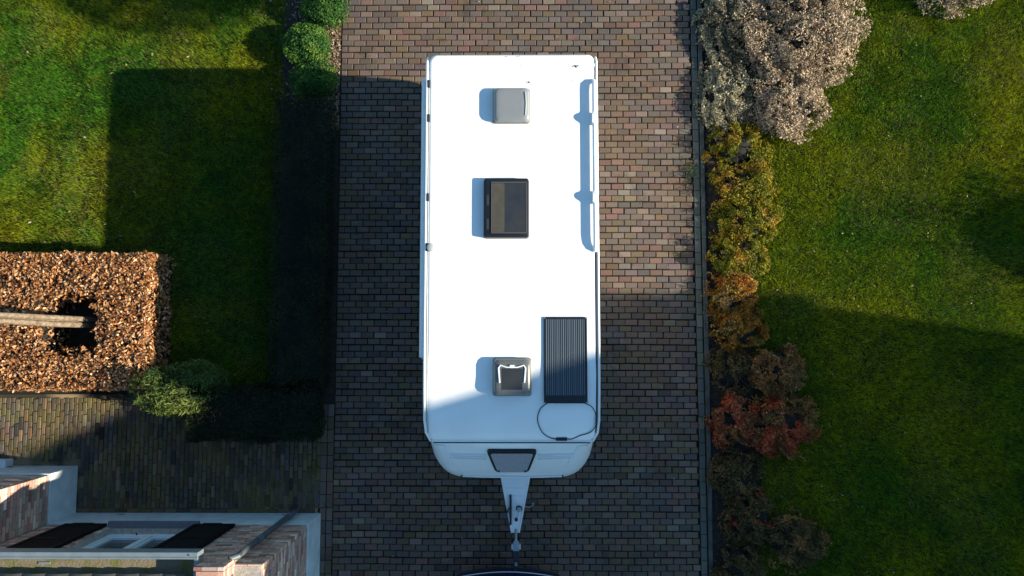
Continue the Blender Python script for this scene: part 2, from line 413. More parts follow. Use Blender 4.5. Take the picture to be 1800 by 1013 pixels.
def shrub(name, label, cat, cx, cy, rx, ry, h, n, L, W, pal, m, seed, group=None, gap=.42, upright=0.0, core=.62, flop=.9, cs=.3, lump=.35, zlo=.02):
    t = thing(name, (cx, cy, 0), label, cat, group)
    N0 = int(n*2.0)
    d = unit(rng.normal(0, 1, (N0, 3))); d[:, 2] = np.abs(d[:, 2])
    lumpf = 1-lump+lump*1.7*vnoise(np.arctan2(d[:,1], d[:,0])*1.3+d[:,2]*1.7, d[:,2]*2.2+d[:,0], .55, seed)
    q = (rng.random(N0)**.45*.55+.45)*lumpf
    P = d*q[:, None]*np.array([rx, ry, h])
    wP = P+np.array([cx, cy, 0])
    g = .5*vnoise(wP[:,0]+wP[:,2]*.4, wP[:,1]-wP[:,2]*.4, .16, seed+3)+.5*vnoise(wP[:,0]-wP[:,2]*.5, wP[:,1]+wP[:,2]*.6, .07, seed+4)
    k = (g > gap) & (P[:, 2] > zlo); wP, d, q = wP[k][:n], d[k][:n], q[k][:n]
    nn = unit(d*np.array([1/rx, 1/ry, 1/h])+np.array([0, 0, .3]))
    up = unit(d+np.array([0, 0, upright])) if upright else None
    c = leaf_cols(pal, len(wP), wP, cs, seed+6)
    leaf_mesh('foliage', wP, nn, L, W, c, m, t, flop=flop, updir=up)
    stems(t, (cx, cy, 0), min(rx, ry)*1.15, h, 22, .010)
    if core:
        rings = []
        for z in (0.0, .3, .6, .85, .98):
            s = math.sqrt(max(0, 1-z*z))*core
            rings.append([(cx+rx*s*math.cos(a)*(1+.15*math.sin(3*a+seed)), cy+ry*s*math.sin(a)*(1+.15*math.cos(2*a+seed)), .01+h*core*z) for a in np.linspace(0, 2*math.pi, 14, endpoint=False)])
        MB().loft(rings).build('shaded_twig_core', M['shadecore'], t, smooth=60)
    return t
# --- copper beech hedge with the hollow where the young tree stands
U_ = rng.uniform
BX0, BX1, BY0, BY1, BH = -10.6, -5.86, -.82, 1.36, .84
HX = [-7.58, -6.66, -.22, .68]
t = thing('beech_hedge', ((BX0+BX1)/2, (BY0+BY1)/2, 0), 'clipped beech hedge block with dry copper leaves and a dark hollow', 'hedge')
P1, N1 = box_surface(34000, BX0, BX1, BY0, BY1, .06, BH, .055, 3)
k = ~((P1[:,2] > BH-.2) & (N1[:,2] > .5) & (P1[:,0] > HX[0]+.12*(vnoise(P1[:,1],P1[:,0],.12,7)-.5)*2) & (P1[:,0] < HX[1]+.25*(vnoise(P1[:,1],P1[:,0],.1,8)-.5)) & (P1[:,1] > HX[2]+.2*(vnoise(P1[:,0],P1[:,1],.1,9)-.5)) & (P1[:,1] < HX[3]+.25*(vnoise(P1[:,0],P1[:,1],.12,10)-.5)))
P1, N1 = P1[k], N1[k]
P2, N2 = box_surface(1300, HX[0]-.02, HX[1]+.02, HX[2]-.02, HX[3]+.02, .06, BH-.06, .05, 5)
k = N2[:,2] < .5; P1 = np.concatenate([P1, P2[k]]); N1 = np.concatenate([N1, -N2[k]])
BP = [(.24,.088,.028),(.40,.165,.055),(.52,.25,.095),(.58,.32,.145),(.34,.135,.042),(.66,.42,.24)]
leaf_mesh('foliage', P1, N1, .062, .036, leaf_cols(BP, len(P1), None, dark=.3), M['dryleaf'], t, flop=.75)
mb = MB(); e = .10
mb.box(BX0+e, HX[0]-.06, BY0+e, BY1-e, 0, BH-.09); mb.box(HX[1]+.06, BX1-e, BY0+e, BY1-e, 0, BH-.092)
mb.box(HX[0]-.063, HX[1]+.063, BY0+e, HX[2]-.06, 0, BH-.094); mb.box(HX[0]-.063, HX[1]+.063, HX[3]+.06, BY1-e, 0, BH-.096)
mb.build('shaded_twig_core', M['shadecore'], t)
mb = MB()
for i in range(260):
    x, y = U_(BX0+.1, BX1-.05), U_(BY0+.05, BY1-.05)
    if HX[0]-.1 < x < HX[1]+.1 and HX[2]-.1 < y < HX[3]+.1: continue
    a = U_(0, 6.28); l = U_(.08, .2); p = np.array([x, y, BH-.06]); q = p+np.array([math.cos(a)*l, math.sin(a)*l, U_(.05, .12)])
    mb.tube([p, (p+q)/2+np.array([0, 0, .02]), q], [.006, .004, .002], 4)
mb.build('twigs', M['twig'], t, kind='stuff')
# --- young tree rising out of the hollow (its crown is above the frame's edge)
tx, ty = -7.02, .26
t = thing('young_tree', (tx, ty, 0), 'slender bare tree trunk of three stems rising from the beech hedge hollow', 'tree')
mb = MB()
for dx, dy, r in ((0, -.045, .044), (.03, .045, .040), (-.07, .0, .028)):
    mb.tube([(tx+dx, ty+dy, -.05), (tx+dx*.9, ty+dy*1.1, 1.2), (tx+dx*.8, ty+dy*.9+.015, 2.4), (tx+dx*.6, ty+dy*.8, 3.9)], [r*1.1, r, r*.92, r*.6], 9)
mb.build('trunk', M['bark'], t, smooth=50)
mb = MB()
for i in range(26):
    z = rng.uniform(2.9, 3.9); a = rng.uniform(0, 6.28); l = rng.uniform(.5, 1.1)
    p = np.array([tx, ty, z]); q = p+np.array([math.cos(a)*l*.5, math.sin(a)*l*.5, l*.5]); mb.tube([p, q, q+np.array([math.cos(a+.6)*l*.35, math.sin(a+.6)*l*.35, l*.5])], [.014, .009, .003], 5)
mb.build('crown', M['twig'], t, smooth=50)
# --- dark evergreen hedges in the caravan's shade
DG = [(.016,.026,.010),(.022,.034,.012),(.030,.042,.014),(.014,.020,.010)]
def evergreen(label, x0, x1, y0, y1, h, n, seed):
    t = thing('box_hedge', ((x0+x1)/2, (y0+y1)/2, 0), label, 'hedge')
    P, N = box_surface(n, x0, x1, y0, y1, .04, h, .07, seed, .4)
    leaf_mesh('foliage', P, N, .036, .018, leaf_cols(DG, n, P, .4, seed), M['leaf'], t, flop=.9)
    MB().box(x0+.11, x1-.11, y0+.11, y1-.11, 0, h-.12).build('shaded_twig_core', M['shadecore'], t)
    return t
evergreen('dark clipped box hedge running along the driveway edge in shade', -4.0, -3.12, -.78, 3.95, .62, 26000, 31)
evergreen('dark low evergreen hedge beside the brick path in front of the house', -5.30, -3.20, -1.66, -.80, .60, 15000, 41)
# --- yew whose top catches the sun
cx, cy = at(296, 686, .85)
shrub('yew_shrub', 'sunlit green yew shrub with feathery tips beside the beech hedge', 'shrub', cx, cy, .82, .48, 1.18, 11000, .085, .017,
      [(.065,.110,.025),(.10,.150,.030),(.15,.19,.035),(.05,.085,.025)], M['leaf'], 51, gap=.40, upright=.8, lump=.25, flop=.6)
# --- boxwood balls along the drive
BG = [(.030,.095,.018),(.055,.150,.024),(.11,.21,.03)]
for i, (px, py, r, h, lb) in enumerate([(568, 12, .45, .42, 'round boxwood bush touching the driveway, partly in deep shade, no litter below it'),
                                        (537, 76, .45, .44, 'round sunlit boxwood bush between two patches of pale leaf litter'),
                                        (550, 139, .43, .42, 'boxwood bush half in the caravan shadow at the end of the dark hedge')]):
    cx, cy = at(px, py, h*.6)
    t = thing('boxwood_bush', (cx, cy, 0), lb, 'bush', 'boxwood bushes by the driveway')
    n = 6000; d = unit(rng.normal(0, 1, (n, 3))); d[:,2] = np.abs(d[:,2])*1.1-.1
    q = (1-.16*np.abs(rng.normal(0, 1, n)))*(.86+.28*vnoise(np.arctan2(d[:,1], d[:,0])+d[:,2], d[:,2]*2+d[:,0], .5, 60+i))
    P = np.array([cx, cy, h*.42])+d*q[:,None]*np.array([r, r*.86, h*.58]); P[:,2] = np.maximum(P[:,2], .015)
    leaf_mesh('foliage', P, d, .034, .020, leaf_cols(BG, n, P, .2, 70+i), M['leaf'], t, flop=.7)
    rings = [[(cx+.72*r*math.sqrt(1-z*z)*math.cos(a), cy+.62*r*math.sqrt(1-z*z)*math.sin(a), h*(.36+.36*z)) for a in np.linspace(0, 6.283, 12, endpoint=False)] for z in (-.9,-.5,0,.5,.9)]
    MB().loft(rings).build('shaded_twig_core', M['shadecore'], t, smooth=60)
    stems(t, (cx, cy, 0), .2, .3, 5, .012)
# --- pale shrub
PS = [(.36,.265,.165),(.50,.375,.245),(.60,.465,.32),(.44,.34,.20),(.22,.16,.10),(.54,.39,.27)]
PS2 = [(.28,.25,.15),(.40,.36,.23),(.48,.42,.28),(.19,.16,.10)]
for px, py, h, rx, ry, n, pal, lb, sd in [
    (1274, 40, .27, .50, .82, 12000, PS2, 'pale olive leaved shrub behind the kerb, darkest gaps at its crown', 81),
    (1278, 168, .26, .48, .70, 10500, PS2, 'pale olive leaved shrub beside the kerb next to the yellow green shrubs', 82),
    (1405, 40, .52, 1.30, 1.30, 30000, PS, 'large spreading shrub of cream pink leaves overhanging the right lawn', 83),
    (1385, 165, .40, .80, .80, 14000, PS, 'cream pink leaved shrub with ragged tip, adjoining the yellow green shrubs', 84)]:
    cx, cy = at(px, py, h*.55)
    shrub('pale_shrub', lb, 'shrub', cx, cy, rx, ry, h, n, .046, .024, pal, M['dryleaf'], sd, 'pale leaved shrubs', gap=.38, core=.62, lump=.38, cs=.35)
cx, cy = at(1700, -26, .5)
shrub('pale_shrub', 'thin sprig of cream leaved shrub reaching over the open lawn', 'shrub', cx, cy, .66, .52, .6, 2000, .046, .022, PS, M['dryleaf'], 86, 'pale leaved shrubs', gap=.52, core=0, lump=.5)
# --- coloured low shrubs along the bed
YG = [(.15,.155,.010),(.24,.22,.012),(.34,.26,.016),(.09,.11,.010),(.44,.26,.03)]
OR = [(.38,.15,.018),(.50,.23,.03),(.30,.13,.02),(.20,.15,.02),(.55,.31,.10)]
BR = [(.36,.17,.055),(.26,.125,.045),(.46,.24,.09),(.14,.09,.028)]
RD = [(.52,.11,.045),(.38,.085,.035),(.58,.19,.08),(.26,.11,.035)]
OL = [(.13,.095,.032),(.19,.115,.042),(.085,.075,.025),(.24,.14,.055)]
for i, (px, py, rx, ry, h, n, pal, lb) in enumerate([
    (1298, 258, .46, .44, .60, 5500, YG, 'yellow green shrub tucked under the pale cream shrub'),
    (1310, 322, .50, .42, .62, 5500, YG, 'yellow green shrub with golden tips, second from the pale cream shrub'),
    (1316, 385, .50, .44, .62, 5500, YG, 'yellow green shrub with golden tips, third from the pale cream shrub'),
    (1300, 448, .46, .44, .60, 5500, YG, 'yellow green shrub next to the bright orange shrub'),
    (1292, 520, .42, .42, .58, 5000, OR, 'bright orange gold shrub adjoining the yellow green shrubs'),
    (1302, 580, .42, .38, .55, 5000, OR, 'orange brown shrub half in shade beside the kerb'),
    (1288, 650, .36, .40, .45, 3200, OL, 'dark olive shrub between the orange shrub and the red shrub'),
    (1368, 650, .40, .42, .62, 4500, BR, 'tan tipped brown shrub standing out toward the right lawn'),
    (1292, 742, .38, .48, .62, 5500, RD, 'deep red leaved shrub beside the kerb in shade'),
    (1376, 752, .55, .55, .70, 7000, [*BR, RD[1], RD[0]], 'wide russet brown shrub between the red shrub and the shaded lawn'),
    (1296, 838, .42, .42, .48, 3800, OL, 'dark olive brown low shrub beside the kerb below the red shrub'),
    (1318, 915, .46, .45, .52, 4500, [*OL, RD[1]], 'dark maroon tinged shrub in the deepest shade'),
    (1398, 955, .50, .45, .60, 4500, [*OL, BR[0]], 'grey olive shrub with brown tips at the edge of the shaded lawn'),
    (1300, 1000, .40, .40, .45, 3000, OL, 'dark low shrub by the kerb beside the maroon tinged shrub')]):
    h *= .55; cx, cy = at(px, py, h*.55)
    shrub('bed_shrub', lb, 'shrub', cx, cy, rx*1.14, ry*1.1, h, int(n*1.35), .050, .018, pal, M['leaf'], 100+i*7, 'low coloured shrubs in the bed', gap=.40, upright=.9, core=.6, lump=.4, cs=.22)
# --- weed in the joint beside the kerb
cx, cy = at(1216, 300, .05)
t = thing('weed', (cx, cy, 0), 'small green weed growing from the paving beside the kerb', 'weed')
a = rng.uniform(0, 6.28, 240); q = np.abs(rng.normal(0, .13, 240)); P = np.stack([cx+q*np.cos(a)*.8, cy+q*np.sin(a)*1.3, rng.uniform(.01, .09, 240)], 1)
leaf_mesh('leaf_tuft', P, np.tile((0,0,1.), (240,1)), .035, .012, leaf_cols([(.05,.09,.03),(.09,.13,.05)], 240), M['leaf'], t, flop=.5, kind='stuff')
# --- loose leaves and litter
def litter(name, n, fx, fy, z, pal, L, label, mask=None):
    x = fx(n); y = fy(n)
    if mask is not None: k = mask(x, y); x, y = x[k], y[k]
    P = np.stack([x, y, np.full(len(x), z)+rng.uniform(0, .02, len(x))], 1)
    o = leaf_mesh(name, P, np.tile((0,0,1.), (len(x),1)), L, L*.55, leaf_cols(pal, len(x)), M['dryleaf'], None, flop=.35)
    return tag(o, label, 'leaves', kind='stuff')
LP = [(.34,.22,.11),(.42,.31,.18),(.22,.12,.06),(.38,.33,.25)]
U = rng.uniform
litter('fallen_leaves', 420, lambda n: U(-10, -4.6, n), lambda n: U(-.6, 6.6, n), .002, LP, .05, 'scattered fallen leaves on the lawn beside the beech hedge', lambda x, y: rng.random(len(x)) < .15+.85*((y > 1.2) & (y < 2.3) & (x < -6.5)))
litter('fallen_leaves', 330, lambda n: 4.3+np.abs(rng.normal(0, 2.1, n)), lambda n: U(-4, 6.6, n), .006, LP, .034, 'scattered fallen leaves on the lawn by the coloured shrubs')
litter('fallen_leaves', 130, lambda n: U(-3, 3, n), lambda n: U(-4.2, 6.4, n), .004, LP, .03, 'stray fallen leaves lying on the brick driveway')
litter('leaf_litter', 3400, lambda n: -3.09-np.abs(rng.normal(0,.40,n)), lambda n: U(3.6, 6.8, n), -.012, [(.36,.24,.14),(.44,.33,.21),(.24,.15,.08),(.30,.22,.15)], .05, 'pale dry leaf litter on the soil round the boxwood bushes')
litter('leaf_litter', 3000, lambda n: U(3.28, 3.75, n), lambda n: U(-5, 6.5, n), -.014, [(.07,.05,.03),(.03,.025,.015),(.045,.05,.02),(.12,.09,.06)], .03, 'dark leaf litter on the narrow soil strip behind the kerb')

# ------------------------------------------------------------------ caravan
CX = -.068
cv = thing('caravan', (CX, 1.0, 0), 'white touring caravan parked on the brick driveway', 'caravan')
def plan(wd, yr, yf, rr, rf, z, n=8, cx=CX, bulge=0.0):
    """rounded plan outline: half width, rear and front Y, rear and front corner radius"""
    pts = []
    for (sx, yc, r, a0) in ((1, yr, rr, 0), (-1, yr, rr, 90), (-1, yf, rf, 180), (1, yf, rf, 270)):
        ccx = sx*(wd-r); ccy = yc-r if yc == yr else yc+r
        for a in np.linspace(a0, a0+90, n+1):
            pts.append((ccx+r*math.cos(R(a)), ccy+r*math.sin(R(a))))
    # straight runs between the corners get middle points so that the ends can bow
    out = []
    for i, p in enumerate(pts):
        out.append(p); q = pts[(i+1) % len(pts)]
        if (i+1) % (n+1) == 0 and abs(q[1]-p[1]) < .01:
            for s in (.2, .4, .6, .8): out.append((p[0]+(q[0]-p[0])*s, p[1]+(q[1]-p[1])*s))
    if bulge:
        out = [(x, y+(bulge*(1-(x/wd)**2) if y > (yr+yf)/2 else -bulge*(1-(x/wd)**2))*(1 if abs(x) < wd else 0)) for x, y in out]
    return [(cx+x, y, z) for x, y in out]
LV = [(.42,1.11,3.70,-1.75,.12,.42),(.60,1.125,3.76,-1.93,.12,.42),(.95,1.13,3.92,-2.02,.12,.42),(1.25,1.13,4.05,-2.04,.12,.40),(1.45,1.13,4.03,-1.99,.12,.38),
      (1.75,1.13,3.98,-1.84,.11,.32),(2.05,1.13,3.93,-1.60,.11,.25),(2.25,1.13,3.90,-1.445,.10,.18),(2.36,1.13,3.885,-1.345,.10,.12)]
MB().loft([plan(w_, yr, yf, rr, rf, z, bulge=.035 if z < 2.3 else .0) for z, w_, yr, yf, rr, rf in LV], cap1=True).build('body', M['gel'], cv, smooth=40)
LR = [(2.363,1.132,3.888,-1.360,.10,.12),(2.40,1.132,3.885,-1.33,.10,.12),(2.45,1.131,3.878,-1.255,.10,.12),(2.50,1.128,3.868,-1.14,.10,.12),(2.545,1.124,3.855,-.99,.10,.12),(2.575,1.117,3.838,-.78,.10,.12),(2.592,1.108,3.822,-.56,.10,.12),(2.599,1.096,3.805,-.36,.095,.12),(2.601,1.08,3.785,-.20,.09,.12)]
roof = MB().loft([plan(w_, yr, yf, rr, rf, z) for z, w_, yr, yf, rr, rf in LR], cap0=False).build('roof', M['gel'], cv, smooth=50)
# edge trims that follow the roof line and drop down at the nose
for sx in (-1, 1):
    X = CX+sx*1.146
    pth = [(X, 3.80, 2.30), (X, 3.83, 2.50), (X, 3.74, 2.585), (X, 3.4, 2.592), (X, 1, 2.592), (X, -.3, 2.592), (X, -.75, 2.572), (X, -1.08, 2.515), (X-sx*.01, -1.25, 2.43), (X-sx*.06, -1.37, 2.33)]
    MB().tube(pth, .018, 8).build('edge_trim', M['white'], cv, smooth=60)
    pth2 = [(X-sx*.030, y, z+.003) for (_, y, z) in pth[3:-1]]
    MB().tube(pth2, .009, 6).build('seal_strip', M['blackrub'] if sx > 0 else M['greyplastic'], cv, smooth=60)
MB().box(CX-1.06, CX+1.06, -1.382, -1.352, 2.352, 2.374).build('nose_seam', M['white'], cv, bevel=.004)
MB().box(CX-1.05, CX+1.05, -1.402, -1.383, 2.325, 2.346).build('seam_gap', M['blackrub'], cv)
# front panel: where the nose skin lies at height z
def nose(z):
    zs = [l[0] for l in LV]; ys = [l[3]-(.035 if l[0] < 2.3 else 0) for l in LV]
    return float(np.interp(z, zs, ys))
def nose_patch(outline, out, thick, name, m, parent, smooth=None):
    """solid plate following the nose; outline = [(x, z)...]"""
    v0 = [(CX+x, nose(z)-out+.036*(x/1.13)**2, z) for x, z in outline]; v1 = [(x, y-thick, z+thick*.5) for x, y, z in v0]
    return MB().loft([v0, v1]).build(name, m, parent, smooth=smooth)
def trap(xt, xb, zt, zb, r=.05, n=4):
    P = [(-xt, zt), (xt, zt), (xb, zb), (-xb, zb)]; o = []
    for i in range(4):
        p, a, b = np.array(P[i]), np.array(P[i-1]), np.array(P[(i+1) % 4])
        da, db = unit(a-p)*r, unit(b-p)*r
        for s in np.linspace(0, 1, n+1): o.append(tuple((1-s)**2*(p+da)+2*s*(1-s)*p+s*s*(p+db)))
    return o
win = nose_patch(trap(.345, .235, 2.235, 1.76, .06), .004, .022, 'front_window', M['blackpl'], cv)
wp = nose_patch(trap(.295, .20, 2.20, 1.79, .05), .044, .004, 'pane', M['privacy'], win)
for s in (-1, 1): nose_patch([(s*.185-.012, 1.80), (s*.185+.012, 1.80), (s*.185+.012, 1.835), (s*.185-.012, 1.835)], .050, .006, 'catch', M['blackpl'], win)
for z in (2.10, 2.06, 2.01):
    for s in (-1, 1):
        a, b = sorted((s*.36, s*.86)); nose_patch([(a, z), (b, z), (b, z+.014), (a, z+.014)], .001, .022, 'front_rib', M['gel'], cv)
for s in (-1, 1):
    mb = MB(); mb.tube([(CX+s*x, nose(z)-.006+.036*(x/1.13)**2, z) for x, z in ((1.03, 2.27), (.90, 2.26), (.80, 1.95), (.70, 1.62))], .013, 6); mb.build('corner_rib', M['gel'], cv, smooth=60)
mb = MB(); mb.tube([(CX+x, nose(1.50)-.012+.036*(x/1.13)**2, 1.50) for x in np.linspace(-.72, .72, 9)], .016, 6); mb.build('lower_rib', M['white'], cv, smooth=60)
for s in (-1, 1): mb = MB(); mb.tube([(CX+s*.72, nose(1.5)-.02+.03, 1.51), (CX+s*.735, nose(1.5)-.03+.03, 1.48)], .014, 6); mb.build('rib_end', M['blackrub'], cv)
# roof hatches
def rrect(cx, cy, hx, hy, r, z, n=6):
    o = []
    for sx, sy, a0 in ((1,1,0),(-1,1,90),(-1,-1,180),(1,-1,270)):
        for a in np.linspace(a0, a0+90, n+1): o.append((cx+sx*(hx-r)+r*math.cos(R(a)), cy+sy*(hy-r)+r*math.sin(R(a)), z))
    return o
def hatch(px, py, hx, hy, frame_m, lid_m, hgt, dome):
    cx, cy = at(px, py, 2.65)
    ht = MB().loft([rrect(cx, cy, hx, hy, .04, 2.598), rrect(cx, cy, hx, hy, .04, 2.615), rrect(cx, cy, hx-.02, hy-.02, .05, 2.632)]).build('roof_hatch', frame_m, cv, smooth=40)
    if dome:
        rr = [(0, .0, .05), (.0, .45, .06), (.008, .72, .065), (.025, .90, .07), (.05, .985, .07), (.09, 1.0, .06)]
        MB().loft([rrect(cx, cy, hx-.012-i, hy-.012-i, r, 2.632+hgt*q) for i, q, r in rr]).build('lid', lid_m, ht, smooth=50)
    return ht, cx, cy
ht, cx, cy = hatch(899, 185, .252, .242, M['beige'], M['frost'], .075, True)
MB().tube([(cx+.185, cy-.16, 2.706), (cx+.195, cy, 2.706), (cx+.185, cy+.16, 2.709)], .009, 6).build('lid_rib', M['greyplastic'], ht, smooth=60)
ht, cx, cy = hatch(900, 663, .255, .25, M['beige'], M['smoke'], .085, True)
mb = MB(); mb.tube([(cx-.16, cy-.07, 2.722), (cx-.175, cy+.12, 2.722), (cx-.15, cy+.155, 2.723), (cx-.07, cy+.13, 2.724), (cx+.07, cy+.13, 2.724), (cx+.15, cy+.155, 2.723), (cx+.175, cy+.12, 2.722), (cx+.16, cy-.07, 2.722)], .010, 6); mb.build('bow_handle', M['white'], ht, smooth=60)
MB().box(cx-.135, cx+.135, cy-.16, cy+.115, 2.714, 2.7195).build('dark_screen', M['tint'], ht, bevel=.003)
MB().box(cx-.03, cx+.03, cy+.12, cy+.16, 2.7172, 2.732).build('catch', M['white'], ht, bevel=.004)
ht, cx, cy = hatch(890, 366, .302, .402, M['blackrub'], None, 0, False)
MB().loft([rrect(cx, cy, .296, .396, .03, 2.628), rrect(cx, cy, .294, .394, .03, 2.675), rrect(cx, cy, .275, .375, .03, 2.684)]).build('lid_frame', M['blackpl'], ht, smooth=40)
MB().loft([rrect(cx+.035, cy, .225, .335, .02, 2.683), rrect(cx+.035, cy, .225, .335, .02, 2.690)]).build('pane', M['tint'], ht)
MB().loft([rrect(cx-.105, cy, .082, .325, .012, 2.689), rrect(cx-.105, cy, .082, .325, .012, 2.6925)]).build('blind', M['blind'], ht)
mb = MB()
for a in ((cx-.195, cx+.265, cy+.335, cy+.342), (cx-.195, cx+.265, cy-.342, cy-.335), (cx-.197, cx-.190, cy-.335, cy+.335), (cx+.260, cx+.267, cy-.335, cy+.335)): mb.box(a[0], a[1], a[2], a[3], 2.688, 2.694)
mb.build('pane_bead', M['bead'], ht)
for yy in (-.22, .10): MB().box(cx-.265, cx-.235, cy+yy-.07, cy+yy+.07, 2.680, 2.688).build('hinge', M['darksteel'], ht, bevel=.003)
# long roof rail on its two brackets, along the entrance side
X = CX+1.105
ya, yb = at(1040, 140, 2.65)[1], at(1040, 440, 2.65)[1]
pth = [(X, ya, 2.60), (X, ya-.012, 2.63), (X, ya-.06, 2.652), (X, ya-.14, 2.655), (X, (ya+yb)/2, 2.655), (X, yb+.18, 2.655), (X, yb+.08, 2.648), (X, yb+.02, 2.63), (X, yb, 2.60)]
rail = MB().tube(pth, .027, 10).build('roof_rail', M['white'], cv, smooth=60)
for py in (208, 347):
    yc = at(1040, py, 2.65)[1]
    MB().box(X-.030, X+.030, yc-.085, yc+.085, 2.59, 2.683).build('bracket', M['white'], rail, bevel=.015)
    MB().tube([(X-.031, yc, 2.628), (X+.031, yc, 2.628)], .082, 20).build('knob', M['white'], rail, smooth=50)
# awning case on the other side
yA, yB = at(745, 140, 2.45)[1], at(742, 628, 2.45)[1]
aw = MB().loft([[(CX-1.12, y, 2.49), (CX-1.185, y, 2.495), (CX-1.228, y, 2.475), (CX-1.24, y, 2.43), (CX-1.215, y, 2.38), (CX-1.12, y, 2.36)] for y in (yA, yB)]).build('awning_case', M['white'], cv, smooth=45)
MB().loft([[(CX-1.12, yB, 2.49), (CX-1.18, yB, 2.495), (CX-1.225, yB, 2.475), (CX-1.225, yB, 2.38), (CX-1.12, yB, 2.36)], [(CX-1.12, yB-.05, 2.48), (CX-1.15, yB-.05, 2.48), (CX-1.16, yB-.05, 2.46), (CX-1.16, yB-.05, 2.40), (CX-1.12, yB-.05, 2.38)]]).build('end_cap', M['greyplastic'], aw)
for py in (148, 208, 347, 435):
    yy = at(750, py, 2.6)[1]; MB().box(CX-1.14, CX-1.105, yy-.055, yy+.055, 2.585, 2.612).build('awning_bracket', M['darksteel'], aw, bevel=.006)
cx, cy = at(757, 435, 2.63)
mb = MB(); mb.loft([[(cx+r*math.cos(a), cy+r*math.sin(a), 2.597+z) for a in np.linspace(0, 6.283, 16, endpoint=False)] for r, z in ((.035, 0), (.035, .02), (.055, .022), (.055, .035), (.04, .045))]); mb.build('vent_cap', M['greyplastic'], cv, smooth=40)
# windows and door in the side walls
def side_plate(s_, y0, y1, z0, z1, out, th, name, m, parent, rr=.05):
    ring = rrect((y0+y1)/2, (z0+z1)/2, (y1-y0)/2, (z1-z0)/2, rr, 0, 4)
    X0 = CX+s_*(1.13+out); X1 = X0+s_*th
    return MB().loft([[(X0, y, z) for y, z, _ in ring], [(X1, y, z) for y, z, _ in ring]]).build(name, m, parent)
for s_, spans in ((-1, ((2.5, 3.4), (.9, 2.1), (-.9, .1))), (1, ((2.6, 3.3), (1.3, 2.0), (-.8, .3)))):
    for y0, y1 in spans:
        wn = side_plate(s_, y0, y1, 1.30, 1.92, -.004, .022, 'side_window', M['blackpl'], cv); side_plate(s_, y0+.05, y1-.05, 1.35, 1.87, .019, .004, 'pane', M['tint'], wn)
dr = side_plate(1, .50, 1.12, .52, 2.18, -.004, .016, 'door', M['white'], cv); side_plate(1, .97, 1.05, 1.25, 1.33, .013, .02, 'handle', M['blackpl'], dr, .02)
# undercarriage
MB().box(CX-.95, CX+.95, -1.6, 3.6, .30, .42).build('chassis', M['darksteel'], cv)
for s in (-1, 1):
    for nm, r0, r1, wd, m in (('wheel', .31, .20, .18, M['blackrub']),):
        rings = [[(CX+s*x, .55+r*math.cos(a), .31+r*math.sin(a)) for a in np.linspace(0, 6.283, 24, endpoint=False)] for r, x in ((.2, .88), (.28, .88), (.31, .91), (.31, 1.03), (.28, 1.06), (.2, 1.06))]
        wh = MB().loft(rings).build('wheel', m, cv, smooth=40)
        MB().loft([[(CX+s*x, .55+r*math.cos(a), .31+r*math.sin(a)) for a in np.linspace(0, 6.283, 20, endpoint=False)] for r, x in ((.19, 1.055), (.19, 1.07), (.06, 1.075))]).build('rim', M['steel'], wh, smooth=40)
# drawbar with its white cover
AX, AY0, AY1 = at(906, 900, .62)[0], -1.90, at(906, 936, .62)[1]
def bar(y, t): return .285*(1-t)+.068*t
cov = MB(); rings = []
for t_ in np.linspace(0, 1, 7):
    y = AY0+(AY1-AY0)*t_; hw = bar(y, t_); z = .70-.06*t_
    rings.append([(AX-hw, y, z-.14), (AX-hw, y, z+.008), (AX-hw+.018, y, z+.010), (AX-hw+.03, y, z), (AX+hw-.03, y, z), (AX+hw-.018, y, z+.010), (AX+hw, y, z+.008), (AX+hw, y, z-.14)])
cov.loft(rings); cover = cov.build('drawbar_cover', M['gel'], cv, smooth=30)
def topz(y): return .70-.06*(y-AY0)/(AY1-AY0)
for py in (858, 872):
    y = at(900, py, .66)[1]; t_ = (y-AY0)/(AY1-AY0); hw = bar(y, t_)-.05
    MB().box(AX-hw, AX+hw, y-.008, y+.008, topz(y)-.004, topz(y)+.006).build('cover_rib', M['white'], cover, bevel=.003)
y0, y1 = at(898, 870, .68)[1], at(898, 922, .66)[1]
xs = at(897.5, 890, .68)[0]
MB().box(xs-.017, xs+.017, y1, y0, .655, .705).build('brake_lever', M['blackpl'], cover, bevel=.005)
MB().tube([(xs-.07, at(0, 904, .68)[1], .70), (xs-.035, at(0, 893, .68)[1], .715), (xs+.005, at(0, 890, .68)[1], .715)], .014, 7).build('lever_grip', M['blackpl'], cover, smooth=60)
jx, jy = at(912.5, 895, .72)
MB().tube([(jx, jy, .60), (jx, jy, .78)], .035, 14).build('jockey_post', M['steel'], cover, smooth=40)
MB().tube([(jx, jy, .70), (jx, jy, .705)], .05, 14).build('post_collar', M['blackrub'], cover, smooth=40)
MB().tube([(jx, jy, .785), (jx-.015, jy-.07, .79), (jx-.045, jy-.15, .76)], .008, 6).build('crank', M['steel'], cover, smooth=60)
MB().tube([(jx-.045, jy-.15, .72), (jx-.045, jy-.15, .78)], .028, 10).build('crank_knob', M['blackpl'], cover, smooth=40)
hx, hy = at(922, 891, .66)
MB().tube([(hx, hy, .64), (hx+.08, hy-.01, .64), (hx+.13, hy+.015, .64), (hx+.145, hy+.05, .65), (hx+.12, hy+.055, .65)], .008, 6).build('cable_hook', M['steel'], cv, smooth=60)
